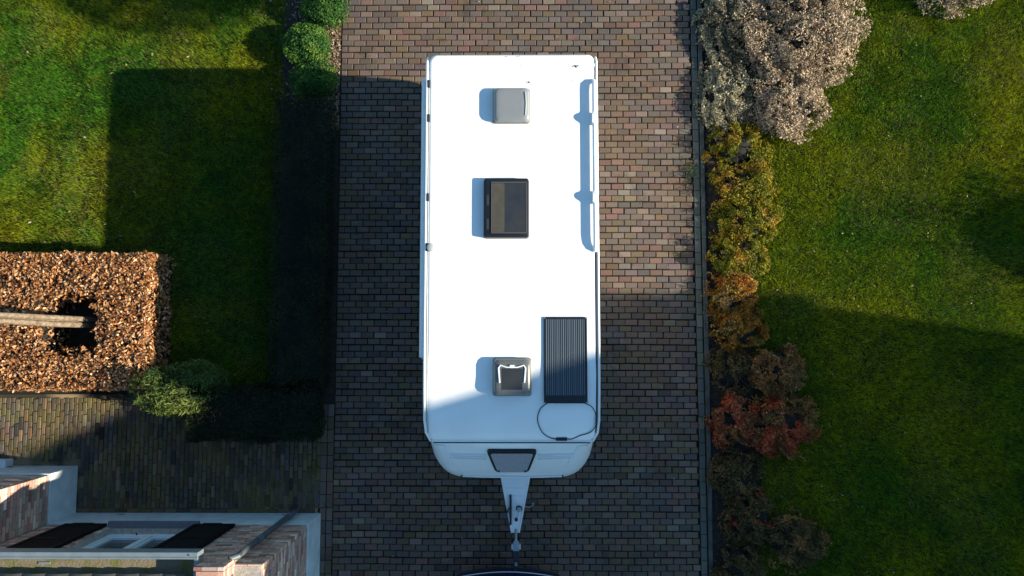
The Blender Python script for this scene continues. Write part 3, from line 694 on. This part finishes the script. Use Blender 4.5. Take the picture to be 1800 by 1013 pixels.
# coupling head
ty0 = AY1
MB().tube([(AX+.01, ty0+.06, .655), (AX+.01, ty0-.12, .63)], .020, 10).build('coupling_shaft', M['steel'], cv, smooth=40)
for s in (-1, 1): MB().tube([(AX+.01+s*.03, ty0+.0, .60), (AX+.01+s*.075, ty0-.04, .62), (AX+.01+s*.075, ty0-.09, .62), (AX+.01+s*.03, ty0-.13, .60)], .012, 6).build('gaiter_loop', M['blackrub'], cv, smooth=60)
MB().loft([[(AX+.01-a, ty0+b, c), (AX+.01+a, ty0+b, c), (AX+.01+a, ty0+b, c+.07), (AX+.01-a, ty0+b, c+.07)] for a, b, c in ((.018, -.11, .58), (.05, -.17, .58), (.05, -.285, .57))]).build('coupling_head', M['steel'], cv, bevel=.006)
for s in (-1, 1): MB().box(AX+.01+s*.062-.008, AX+.01+s*.062+.008, ty0-.255, ty0-.18, .59, .645).build('friction_pad', M['white'], cv, bevel=.003)
MB().loft([[(AX+.01-a, ty0+b, .555), (AX+.01+a, ty0+b, .555), (AX+.01+a, ty0+b, .64), (AX+.01-a, ty0+b, .64)] for a, b in ((.055, -.284), (.052, -.36), (.036, -.46))]).build('coupling_handle', M['blackpl'], cv, bevel=.01)
# solar panel lying loose on the roof, with its cable
sx0, sy0 = at(957, 709, 2.63); sx1, sy1 = at(1031, 558, 2.63)
sp = thing('solar_panel', ((sx0+sx1)/2, (sy0+sy1)/2, 2.60), 'dark striped solar panel on the caravan roof with a looped cable', 'solar panel')
tip = at(957, 709, 2.63)[0]-at(957, 558, 2.63)[0]
mb = MB(); mb.box(sx0, sx1, sy0, sy1, 2.603, 2.613); mb.build('panel', M['cell'], sp, bevel=.003)
mb = MB()
for i in range(21):
    x = sx0+.032+(sx1-sx0-.064)*i/20; wdt = .0038 if i % 3 else .0055
    mb.box(x-wdt, x+wdt, sy0+.10, sy1-.025, 2.6135, 2.6147)
mb.build('busbar_stripes', M['cellline'], sp, kind='stuff')
for a in ((sx0-.006, sx0+.010, sy0, sy1), (sx1-.010, sx1+.006, sy0, sy1), (sx0+.0105, sx1-.0105, sy0-.004, sy0+.014), (sx0+.0105, sx1-.0105, sy1-.014, sy1+.004)): MB().box(*a, 2.603, 2.617).build('border', M['blackpl'], sp)
MB().box(sx0+.03, sx1-.03, sy0+.02, sy0+.085, 2.6135, 2.622).build('junction_strip', M['blackpl'], sp, bevel=.003)
for x in (sx0+.008, sx1-.008):
    for y in (sy0+.008, sy1-.008): MB().tube([(x, y, 2.616), (x, y, 2.620)], .009, 10).build('rivet', M['steel'], sp)
def roofz(y): return float(np.interp(y, [l[3] for l in LR], [l[0] for l in LR]))
def cable(pts):
    P = []
    for px, py in pts:
        h = 2.6
        for _ in range(3): x, y = at(px, py, h); h = roofz(y)+.010
        P.append((x, y, h))
    Q = []
    for i in range(len(P)-1):
        p0, p1, p2, p3 = [np.array(P[min(max(j, 0), len(P)-1)]) for j in (i-1, i, i+1, i+2)]
        for s in np.linspace(0, 1, 6, endpoint=False):
            q = .5*((2*p1)+(-p0+p2)*s+(2*p0-5*p1+4*p2-p3)*s*s+(-p0+3*p1-3*p2+p3)*s**3); Q.append((q[0], q[1], max(q[2], roofz(q[1])+.006)))
    return Q+[P[-1]]
MB().tube(cable([(962, 709), (950, 719), (945, 736), (949, 753), (958, 765), (970, 771), (980, 772)]), .006, 6).build('cable', M['blackpl'], sp, smooth=60)
MB().tube(cable([(1028, 709), (1041, 716), (1048, 731), (1047, 748), (1038, 760), (1020, 766), (1006, 772), (996, 772)]), .006, 6).build('cable', M['blackpl'], sp, smooth=60)
x, y = at(987, 772, 2.40); zz = roofz(y)
MB().box(x-.075, x+.075, y-.022, y+.022, zz-.01, zz+.03).build('connector', M['blackpl'], sp, bevel=.008)
# crumbs of leaf on the roof
mb = MB()
for px, py, s in [(1012,117,.03),(1007,117,.016),(1016,116,.018),(930,145,.022),(926,146,.012),(890,100,.012),(891,104,.008),(909,100,.009),(913,99,.011),(908,113,.009),(915,115,.010),(899,130,.007),(1007,142,.010),(983,176,.010),(921,465,.009),(967,523,.006),(862,301,.006),(998,160,.006)]+[(rng.uniform(765,1010), rng.uniform(110,640), rng.uniform(.003,.006)) for _ in range(26)]:
    x, y = at(px, py, 2.603); a = rng.uniform(0, 3.1)
    mb.add([(x+s*math.cos(a+k*1.57)*(1 if k % 2 else .45), y+s*math.sin(a+k*1.57)*(1 if k % 2 else .45), 2.605+.004*(k % 2)) for k in range(4)], [(0,1,2),(0,2,3)])
tag(mb.build('leaf_crumbs', M['debris']), 'tiny dark leaf crumbs lying on the white caravan roof', 'debris', kind='stuff')

# ------------------------------------------------------------------ car with its tow bar
gx, gy = at(893, 1001, .62)
car = thing('car', (gx, gy-2.1, 0), 'dark navy car hitched in front of the caravan, only its bumper edge showing', 'car')
def cplan(wd, yr, yf, r, z, bl): return plan(wd, yr-bl, yf+bl, r, r, z, cx=gx, bulge=bl)
MB().loft([cplan(wd, gy-o, gy-4.25+o, .16, z, .11) for z, wd, o in ((.22,.82,.16),(.30,.87,.06),(.50,.89,.01),(.62,.895,.0),(.66,.89,.02),(.80,.885,.07),(.95,.86,.12),(.99,.82,.18))]).build('body', M['paint'], car, smooth=35)
MB().loft([cplan(wd, gy-a, gy-b, .2, z, .06) for z, wd, a, b in ((.97,.80,.25,2.95),(1.15,.75,.36,2.6),(1.38,.66,.55,2.1),(1.44,.60,.66,1.98))]).build('cabin', M['tint'], car, smooth=35)
MB().loft([cplan(wd, gy-a, gy-b, .18, z, .05) for z, wd, a, b in ((1.395,.665,.42,2.05),(1.44,.65,.46,2.0),(1.465,.58,.58,1.9))]).build('roof', M['paint'], car, smooth=35)
MB().tube([(gx+.895*math.sin(a)*.93, gy-.020-.11*(math.sin(a)*.93)**2, .668) for a in np.linspace(-1.2, 1.2, 15)], .011, 6).build('bumper_highlight', M['chrome'], car, smooth=60)  # bright strip added for the sky highlight along the bumper edge
for s in (-1, 1):
    for yo in (.85, 3.4):
        wh = MB().loft([[(gx+s*x, gy-yo+r*math.cos(a), .31+r*math.sin(a)) for a in np.linspace(0, 6.283, 22, endpoint=False)] for r, x in ((.2,.72),(.29,.72),(.31,.75),(.31,.87),(.29,.90),(.2,.90))]).build('wheel', M['blackrub'], car, smooth=40)
        MB().loft([[(gx+s*x, gy-yo+r*math.cos(a), .31+r*math.sin(a)) for a in np.linspace(0, 6.283, 18, endpoint=False)] for r, x in ((.19,.90),(.19,.91),(.05,.915))]).build('rim', M['steel'], wh, smooth=40)
    MB().box(gx+s*.70-.13, gx+s*.70+.13, gy-.26, gy-.16, .72, .86).build('tail_light', mat('tail_lens', (.25,.01,.01), .2), car, bevel=.02)
mb = MB(); mb.box(AX-.025, AX+.045, gy-.08, ty0-.455, .50, .548); tb = mb.build('tow_bar', M['darksteel'], car, bevel=.006)
MB().tube([(AX+.01, ty0-.44, .545), (AX+.01, ty0-.44, .585)], .025, 12).build('tow_ball', M['steel'], tb, smooth=40)
MB().box(AX-.010, AX+.030, gy+.03, ty0-.47, .5485, .556).build('bar_plate', M['steel'], tb, bevel=.002)
for k in range(3): MB().tube([(AX+.01, gy+.06+k*.055, .556), (AX+.01, gy+.06+k*.055, .561)], .012, 8).build('bolt', M['cellline'], tb)

# ------------------------------------------------------------------ house
house = thing('brick_house', (-5.4, -5.5, 0), 'brick house with pale painted plinth, black shutters and zinc gutter', 'house')
PZ, WT = .66, 2.54
HB = -9.5
mb = MB(); mb.box(-7.42, HX0+.02, HB, HY0+.02, -.06, PZ); mb.box(-12, WX0+.02, HB+.1, WY0+.02, -.06, PZ-.003); mb.build('plinth', M['plinth'], house, bevel=.006)
for x, y in ((-6.55, HY0), (-3.82, HY0)): MB().box(x-.055, x+.055, y+.012, y+.024, .10, .125).build('air_vent', M['blackpl'], house)
MB().box(-8.5, -8.39, WY0+.012, WY0+.024, .10, .125).build('air_vent', M['blackpl'], house)
WA, WB, WZ0, WZ1 = -6.32, -4.98, .80, 2.30      # window opening
mb = MB()
g = .018   # mortar lies behind the brick faces
for x0, x1, z0, z1 in ((-7.5, WA, PZ, WT), (WB, HX0-g, PZ, WT), (WA, WB, PZ, WZ0), (WA, WB, WZ1, WT)): mb.box(x0, x1, HY0-.25, HY0-g, z0, z1)
front = mb.build('front_wall', M['mortar'], house)
gable = MB().box(HX0-.25, HX0-g, HB+.1, HY0-.25, PZ, WT+.02).build('gable_wall', M['mortar'], house)
wing_side = MB().box(WX0-.25, WX0-g, HB+.2, WY0-g, PZ, WT-.01).build('wing_side_wall', M['mortar'], house)
wing_front = MB().box(-12, WX0-.25, WY0-.25, WY0-g, PZ, WT-.012).build('wing_front_wall', M['mortar'], house)
WC = [(.48,.29,.22),(.56,.38,.29),(.43,.20,.15),(.58,.46,.37),(.36,.25,.22),(.52,.32,.26)]
WW = [4,3,2.5,2,1.6,2.5]
CH, CL = .0625, .222
wb = []      # (parent, centre, axis, length, colour, score)
def courses(parent, axis, a0, a1, plane, z0, z1, hole=None, score=0):
    k = 0; z = z0+.006
    while z+CH < z1+.02:
        a = a0-(CL/2 if k % 2 else 0)
        while a < a1-.02:
            p, q = max(a, a0), min(a+CL, a1)
            if q-p > .04:
                segs = [(p, q)]
                if hole and hole[2] < z+CH/2 < hole[3]:
                    segs = [(max(p, s0), min(q, s1)) for s0, s1 in ((-99, hole[0]), (hole[1], 99)) if min(q, s1)-max(p, s0) > .03]
                for s0, s1 in segs: wb.append((parent, axis, (s0+s1)/2, plane, z+CH/2, s1-s0-.011, pick(WC, WW, .2), score+z*.2))
            a += CL
        z += CH; k += 1
courses(front, 'x', -7.38, HX0, HY0, PZ, WT, (WA, WB, WZ0-.02, WZ1), 2)
courses(gable, 'y', -5.2, HY0-.06, HX0, PZ, WT, None, 1.5)
courses(wing_side, 'y', HY0+.0, WY0, WX0, PZ, WT-.02, None, 3)
courses(wing_front, 'x', -10.4, WX0-.06, WY0, PZ, WT-.02, None, 0)
BDEP, BHT = .07, CH-.011
order = sorted(range(len(wb)), key=lambda i: -wb[i][7])
ks = set(order[:300]); acc = {}; cache = {}
for i, (par, axis, a, pl, z, L, c, sco) in enumerate(wb):
    hx, hy, hz = (L/2, BDEP/2, BHT/2) if axis == 'x' else (BDEP/2, L/2, BHT/2)
    pr = abs(rng.normal(0, .002))
    ctr = np.array((a, pl-BDEP/2+pr, z) if axis == 'x' else (pl-BDEP/2+pr, a, z))
    if i in ks:
        key = (axis, round(L, 2), tuple(np.round(np.array(c)*30)))
        if key not in cache:
            m0 = MB().box(-hx, hx, -hy, hy, -hz, hz, c); me = bpy.data.meshes.new('brick'); me.from_pydata(m0.v, [], m0.f); set_col(me, m0.c); me.materials.append(M['wallbrick']); cache[key] = me
        o = bpy.data.objects.new('brick', cache[key]); col.objects.link(o); o.parent = par; o.location = ctr-world_loc(par)
    else:
        acc.setdefault(par.name, (par, MB()))[1].box(ctr[0]-hx, ctr[0]+hx, ctr[1]-hy, ctr[1]+hy, ctr[2]-hz, ctr[2]+hz, c)
for par, m0 in acc.values(): m0.build('more_bricks', M['wallbrick'], par, kind='stuff')
# window, sill and shutters
MB().box(WA-.04, WB+.04, HY0-.16, HY0+.085, .735, .795).build('window_sill', M['sill'], house, bevel=.006)
fr = MB(); d0, d1 = HY0-.17, HY0-.10
for x0, x1, z0, z1 in ((WA, WA+.07, WZ0, WZ1), (WB-.07, WB, WZ0, WZ1), (WA+.07, WB-.07, WZ0, WZ0+.08), (WA+.07, WB-.07, WZ1-.08, WZ1), ((WA+WB)/2-.04, (WA+WB)/2+.04, WZ0+.08, WZ1-.08)): fr.box(x0, x1, d0, d1, z0, z1)
wdw = fr.build('window', M['winframe'], house, bevel=.006)
for x0, x1 in ((WA+.07, (WA+WB)/2-.04), ((WA+WB)/2+.04, WB-.07)):
    mb = MB()
    for a in ((x0, x0+.05, WZ0+.08, WZ1-.08), (x1-.05, x1, WZ0+.08, WZ1-.08), (x0+.05, x1-.05, WZ0+.08, WZ0+.13), (x0+.05, x1-.05, WZ1-.13, WZ1-.08)): mb.box(a[0], a[1], d0-.01, d1-.02, a[2], a[3])
    mb.build('sash', M['winframe'], wdw, bevel=.004)
    MB().box(x0+.05, x1-.05, d0+.005, d0+.015, WZ0+.13, WZ1-.13).build('pane', M['glass'], wdw)
MB().tube([(WA+.45, d1, WZ0+.05), (WA+.45, d1+.03, WZ0+.06)], .012, 8).build('latch', M['blackpl'], wdw)
for x0, x1 in ((WA-.72, WA-.06), (WB-.03, WB+.60)):
    mb = MB(); y0, y1 = HY0+.012, HY0+.055
    mb.box(x0, x0+.07, y0, y1, WZ0-.03, WZ1); mb.box(x1-.07, x1, y0, y1, WZ0-.03, WZ1); mb.box(x0+.07, x1-.07, y0, y1, WZ0-.03, WZ0+.06); mb.box(x0+.07, x1-.07, y0, y1, WZ1-.09, WZ1); mb.box(x0+.07, x1-.07, y0, y1, 1.50, 1.59)
    sh = mb.build('shutter', M['shutter'], house, bevel=.004)
    for zz0, zz1 in ((WZ0+.06, 1.50), (1.59, WZ1-.09)):
        z = zz0
        while z+.05 < zz1+.01: MB().add([(x0+.07,y1-.030,z),(x1-.07,y1-.030,z),(x1-.07,y1-.006,z+.008),(x0+.07,y1-.006,z+.008),(x0+.07,y1-.036,z+.046),(x1-.07,y1-.036,z+.046),(x1-.07,y1-.028,z+.05),(x0+.07,y1-.028,z+.05)], [(0,3,2,1),(4,5,6,7),(0,1,5,4),(1,2,6,5),(2,3,7,6),(3,0,4,7)]).build('slat', M['shutter'], sh); z += .05
    MB().box(x0+.14, x1-.2, y1, y1+.012, WZ0-.02, WZ0+.0).build('stay_bar', M['darksteel'], sh)
# box gutter and roof edge
GX1 = -4.10; GY1 = at(300, 971, WT+.19)[1]
mb = MB(); mb.box(-12, GX1, HY0-.30, GY1-.06, WT+.02, WT+.05); gut = mb.build('gutter', M['moss'], house)
MB().box(-12, GX1+.05, GY1-.058, GY1, WT+.03, WT+.20).build('gutter_front', M['zinc'], gut, bevel=.006)
MB().box(-12, GX1+.05, GY1-.085, GY1-.0585, WT+.170, WT+.206).build('gutter_lip', M['zinc'], gut, bevel=.006)
MB().box(GX1+.002, GX1+.05, HY0-.30, GY1-.0855, WT+.03, WT+.20).build('gutter_end', M['zinc'], gut, bevel=.006)
MB().box(-12, GX1-.02, HY0-.9, GY1-.06, WT-.01, WT+.018).build('soffit', M['winframe'], house)
MB().box(-6.17, -6.02, HY0+.02, HY0+.05, WT+.052, WT+.062).build('gutter_strap', M['zinc'], gut)
MB().tube([(GX1-.06, GY1-.03, WT+.201), (GX1-.06, GY1-.03, WT+.207)], .014, 10).build('rivet', M['chrome'], gut)
rf = MB(); rf.add([(-12, HY0-.12, WT+.12), (HX0-.26, HY0-.12, WT+.12), (HX0-.26, HB+2.5, WT+2.4), (-12, HB+2.5, WT+2.4), (-12, HY0-.12, WT+.06), (HX0-.26, HY0-.12, WT+.06), (HX0-.26, HB+2.5, WT+2.3), (-12, HB+2.5, WT+2.3)], [(0,1,2,3),(7,6,5,4),(0,4,5,1),(1,5,6,2),(2,6,7,3),(3,7,4,0)])
roofh = rf.build('roof', M['tile'], house)
x = -9.6
while x < -4.2:     # first row of tiles over the gutter
    MB().loft([[(x+.30*s, HY0-.06+dy, WT+.155+.035*math.sin(s*math.pi)+dz) for s in np.linspace(0, .97, 7)]+[(x+.30*s, HY0-.06+dy, WT+.135+.035*math.sin(s*math.pi)+dz) for s in np.linspace(.97, 0, 7)] for dy, dz in ((0, 0), (-.36, .20))]).build('roof_tile', M['tile'], roofh, smooth=40); x += .30
# stepped brick shoulder that closes the gutter end, standing on the corner
mb = MB(); sb = []
par = MB().box(-4.03, -3.70, HY0-.5, HY0+.05, WT-.08, WT+.30).build('gable_shoulder', M['mortar'], house)
mb = MB(); z = WT-.10; k = 0
while z < WT+.30:
    off = .02 if k < 2 else 0
    for a0, a1 in ((-4.04, -3.86), (-3.85, -3.66)) if k % 2 else ((-4.04, -3.95), (-3.94, -3.75), (-3.74, -3.66)): mb.box(a0, a1, HY0+.03, HY0+.075-off, z, z+CH-.01, pick(WC, WW, .2))
    for b0, b1 in ((HY0-.12, HY0+.02), (HY0-.34, HY0-.13), (HY0-.52, HY0-.35)): mb.box(-3.72, -3.663, b0, b1, z, z+CH-.01, pick(WC, WW, .2))
    z += CH; k += 1
mb.box(-4.0, -3.725, HY0-.52, HY0+.025, WT+.302, WT+.34, (.44,.24,.17))
mb.build('shoulder_bricks', M['wallbrick'], par, kind='stuff')
# drainpipe
dx, dy = at(522, 881, .05)
dy = HY0+.085
dp = MB().tube([(dx, dy, -.02), (dx, dy, 1.2), (dx, dy, 2.2), (dx, dy, 2.46), (dx-.08, dy-.02, 2.53)], .044, 12).build('drainpipe', M['pipe'], house, smooth=50)
for z in (.42, .50, 1.66, 1.74): MB().tube([(dx, dy, z), (dx, dy, z+.022)], .052, 14).build('pipe_ring', M['zinc'], dp, smooth=40)
# white box at the wing front
x, y = at(2, 806, .15)
wbx = thing('white_doorstep', (x-.35, WY0+.10, 0), 'white painted doorstep against the left wing of the house', 'doorstep')
MB().box(x-.9, x+.09, WY0+.025, WY0+.14, -.013, .16).build('step', M['winframe'], wbx, bevel=.006)
MB().box(x-.92, x+.10, WY0+.022, WY0+.155, .161, .185).build('step_cap', M['winframe'], wbx, bevel=.004)

# ------------------------------------------------------------------ beyond the frame: the house and trees whose shade falls across the plot, plus added sky-blocking conifers
NX, NY = 14.0, -2.12
nb = thing('neighbour_house', (NX+5, NY-5, 0), 'tall neighbouring brick house beyond the right lawn, throwing its shade', 'house')
prof = [(-2.02, 8.2), (-3.55, 9.60), (-4.0, 8.86), (-7.6, 11.6), (-12.4, 8.0)]  # unseen roof outline; peak and valley shaped to place its shadow edge
MB().box(NX, NX+9, -12.3, -2.12, -.1, 8.0).build('wall', M['housewall'], nb)
MB().loft([[(x, -2.02, 7.95)]+[(x, y, z) for y, z in prof]+[(x, -12.4, 7.95)] for x in (NX-.1, NX+9.1)]).build('roof', M['rooftile'], nb)
for zz in (1.0, 4.2):
    for yy in (-3, -7): MB().box(NX-.02, NX+.05, NY+yy-.7, NY+yy+.7, zz, zz+1.5).build('window', M['glass'], nb)
TG = [(.03,.05,.015),(.05,.07,.02),(.04,.05,.02)]
shrub('lawn_shrub', 'rounded evergreen shrub at the far edge of the right lawn', 'shrub', 11.4, 1.35, .9, 1.5, 2.0, 7000, .07, .035, TG, M['leaf'], 301, gap=.36, core=.8)
shrub('lawn_shrub', 'tall bushy evergreen shrub beside the right lawn near the house', 'shrub', 13.0, -2.75, .95, 1.35, 5.0, 7000, .09, .045, TG, M['leaf'], 302, gap=.36, core=.8)
# tall tree well beyond the lawn; only the shade of its crown reaches the frame
tr = thing('tall_tree', (14.6, 5.9, 0), 'tall leafy tree beyond the right lawn with a high round crown', 'tree')
MB().tube([(14.6, 5.9, -.1), (14.5, 5.7, 4), (14.2, 5.0, 8), (14, 4.5, 9.6)], [.28, .22, .16, .05], 10).build('trunk', M['bark'], tr, smooth=50)
n = 12000; d = unit(rng.normal(0, 1, (n, 3))); q = rng.random(n)**.5*(.7+.5*vnoise(d[:,0]*2+d[:,2], d[:,1]*2, .6, 77))
P = np.array([14, 4.35, 9.1])+d*q[:,None]*np.array([1.5, 1.9, 1.2])
leaf_mesh('crown', P, d, .16, .09, leaf_cols(TG, n), M['leaf'], tr)
def unseen_conifer(label, x, y, r, h, seed):  # unseen trees added to block sky light and darken the shaded lawns
    t = thing('unseen_conifer', (x, y, 0), label, 'tree', 'conifers added beyond the lawns')
    MB().tube([(x, y, -.1), (x, y, h*.6), (x, y, h)], [.16, .10, .02], 8).build('trunk', M['twig'], t, smooth=50)
    n = 6500; u = rng.random(n)**.7; a = rng.uniform(0, 6.283, n); q = r*(1-u*.92)*(.55+.45*rng.random(n)**.4)*(.85+.3*vnoise(a*2, u*9, .5, seed))
    P = np.stack([x+q*np.cos(a), y+q*np.sin(a), .15+u*(h-.1)], 1); d = unit(np.stack([np.cos(a), np.sin(a), np.full(n, .35)], 1))
    leaf_mesh('crown', P, d, .20, .09, leaf_cols(DG, n), M['leaf'], t, flop=.5)
for i, (x, y, r_, h_, lb) in enumerate([(10.4, -3.4, 1.0, 6.0, 'dark conifer added beyond the right lawn to deepen its shade, beside the tall evergreen shrub'), (10.6, -5.4, 1.1, 6.5, 'tallest added dark conifer beyond the shaded right lawn'),
        (-10.9, 2.6, 1.1, 5.5, 'dark conifer added beyond the left lawn behind the beech hedge to dim the sky'), (-11.1, 4.8, 1.2, 6.5, 'tall dark conifer added at the far side of the left lawn to dim the sky')]):
    unseen_conifer(lb, x, y, r_, h_, 400+i)
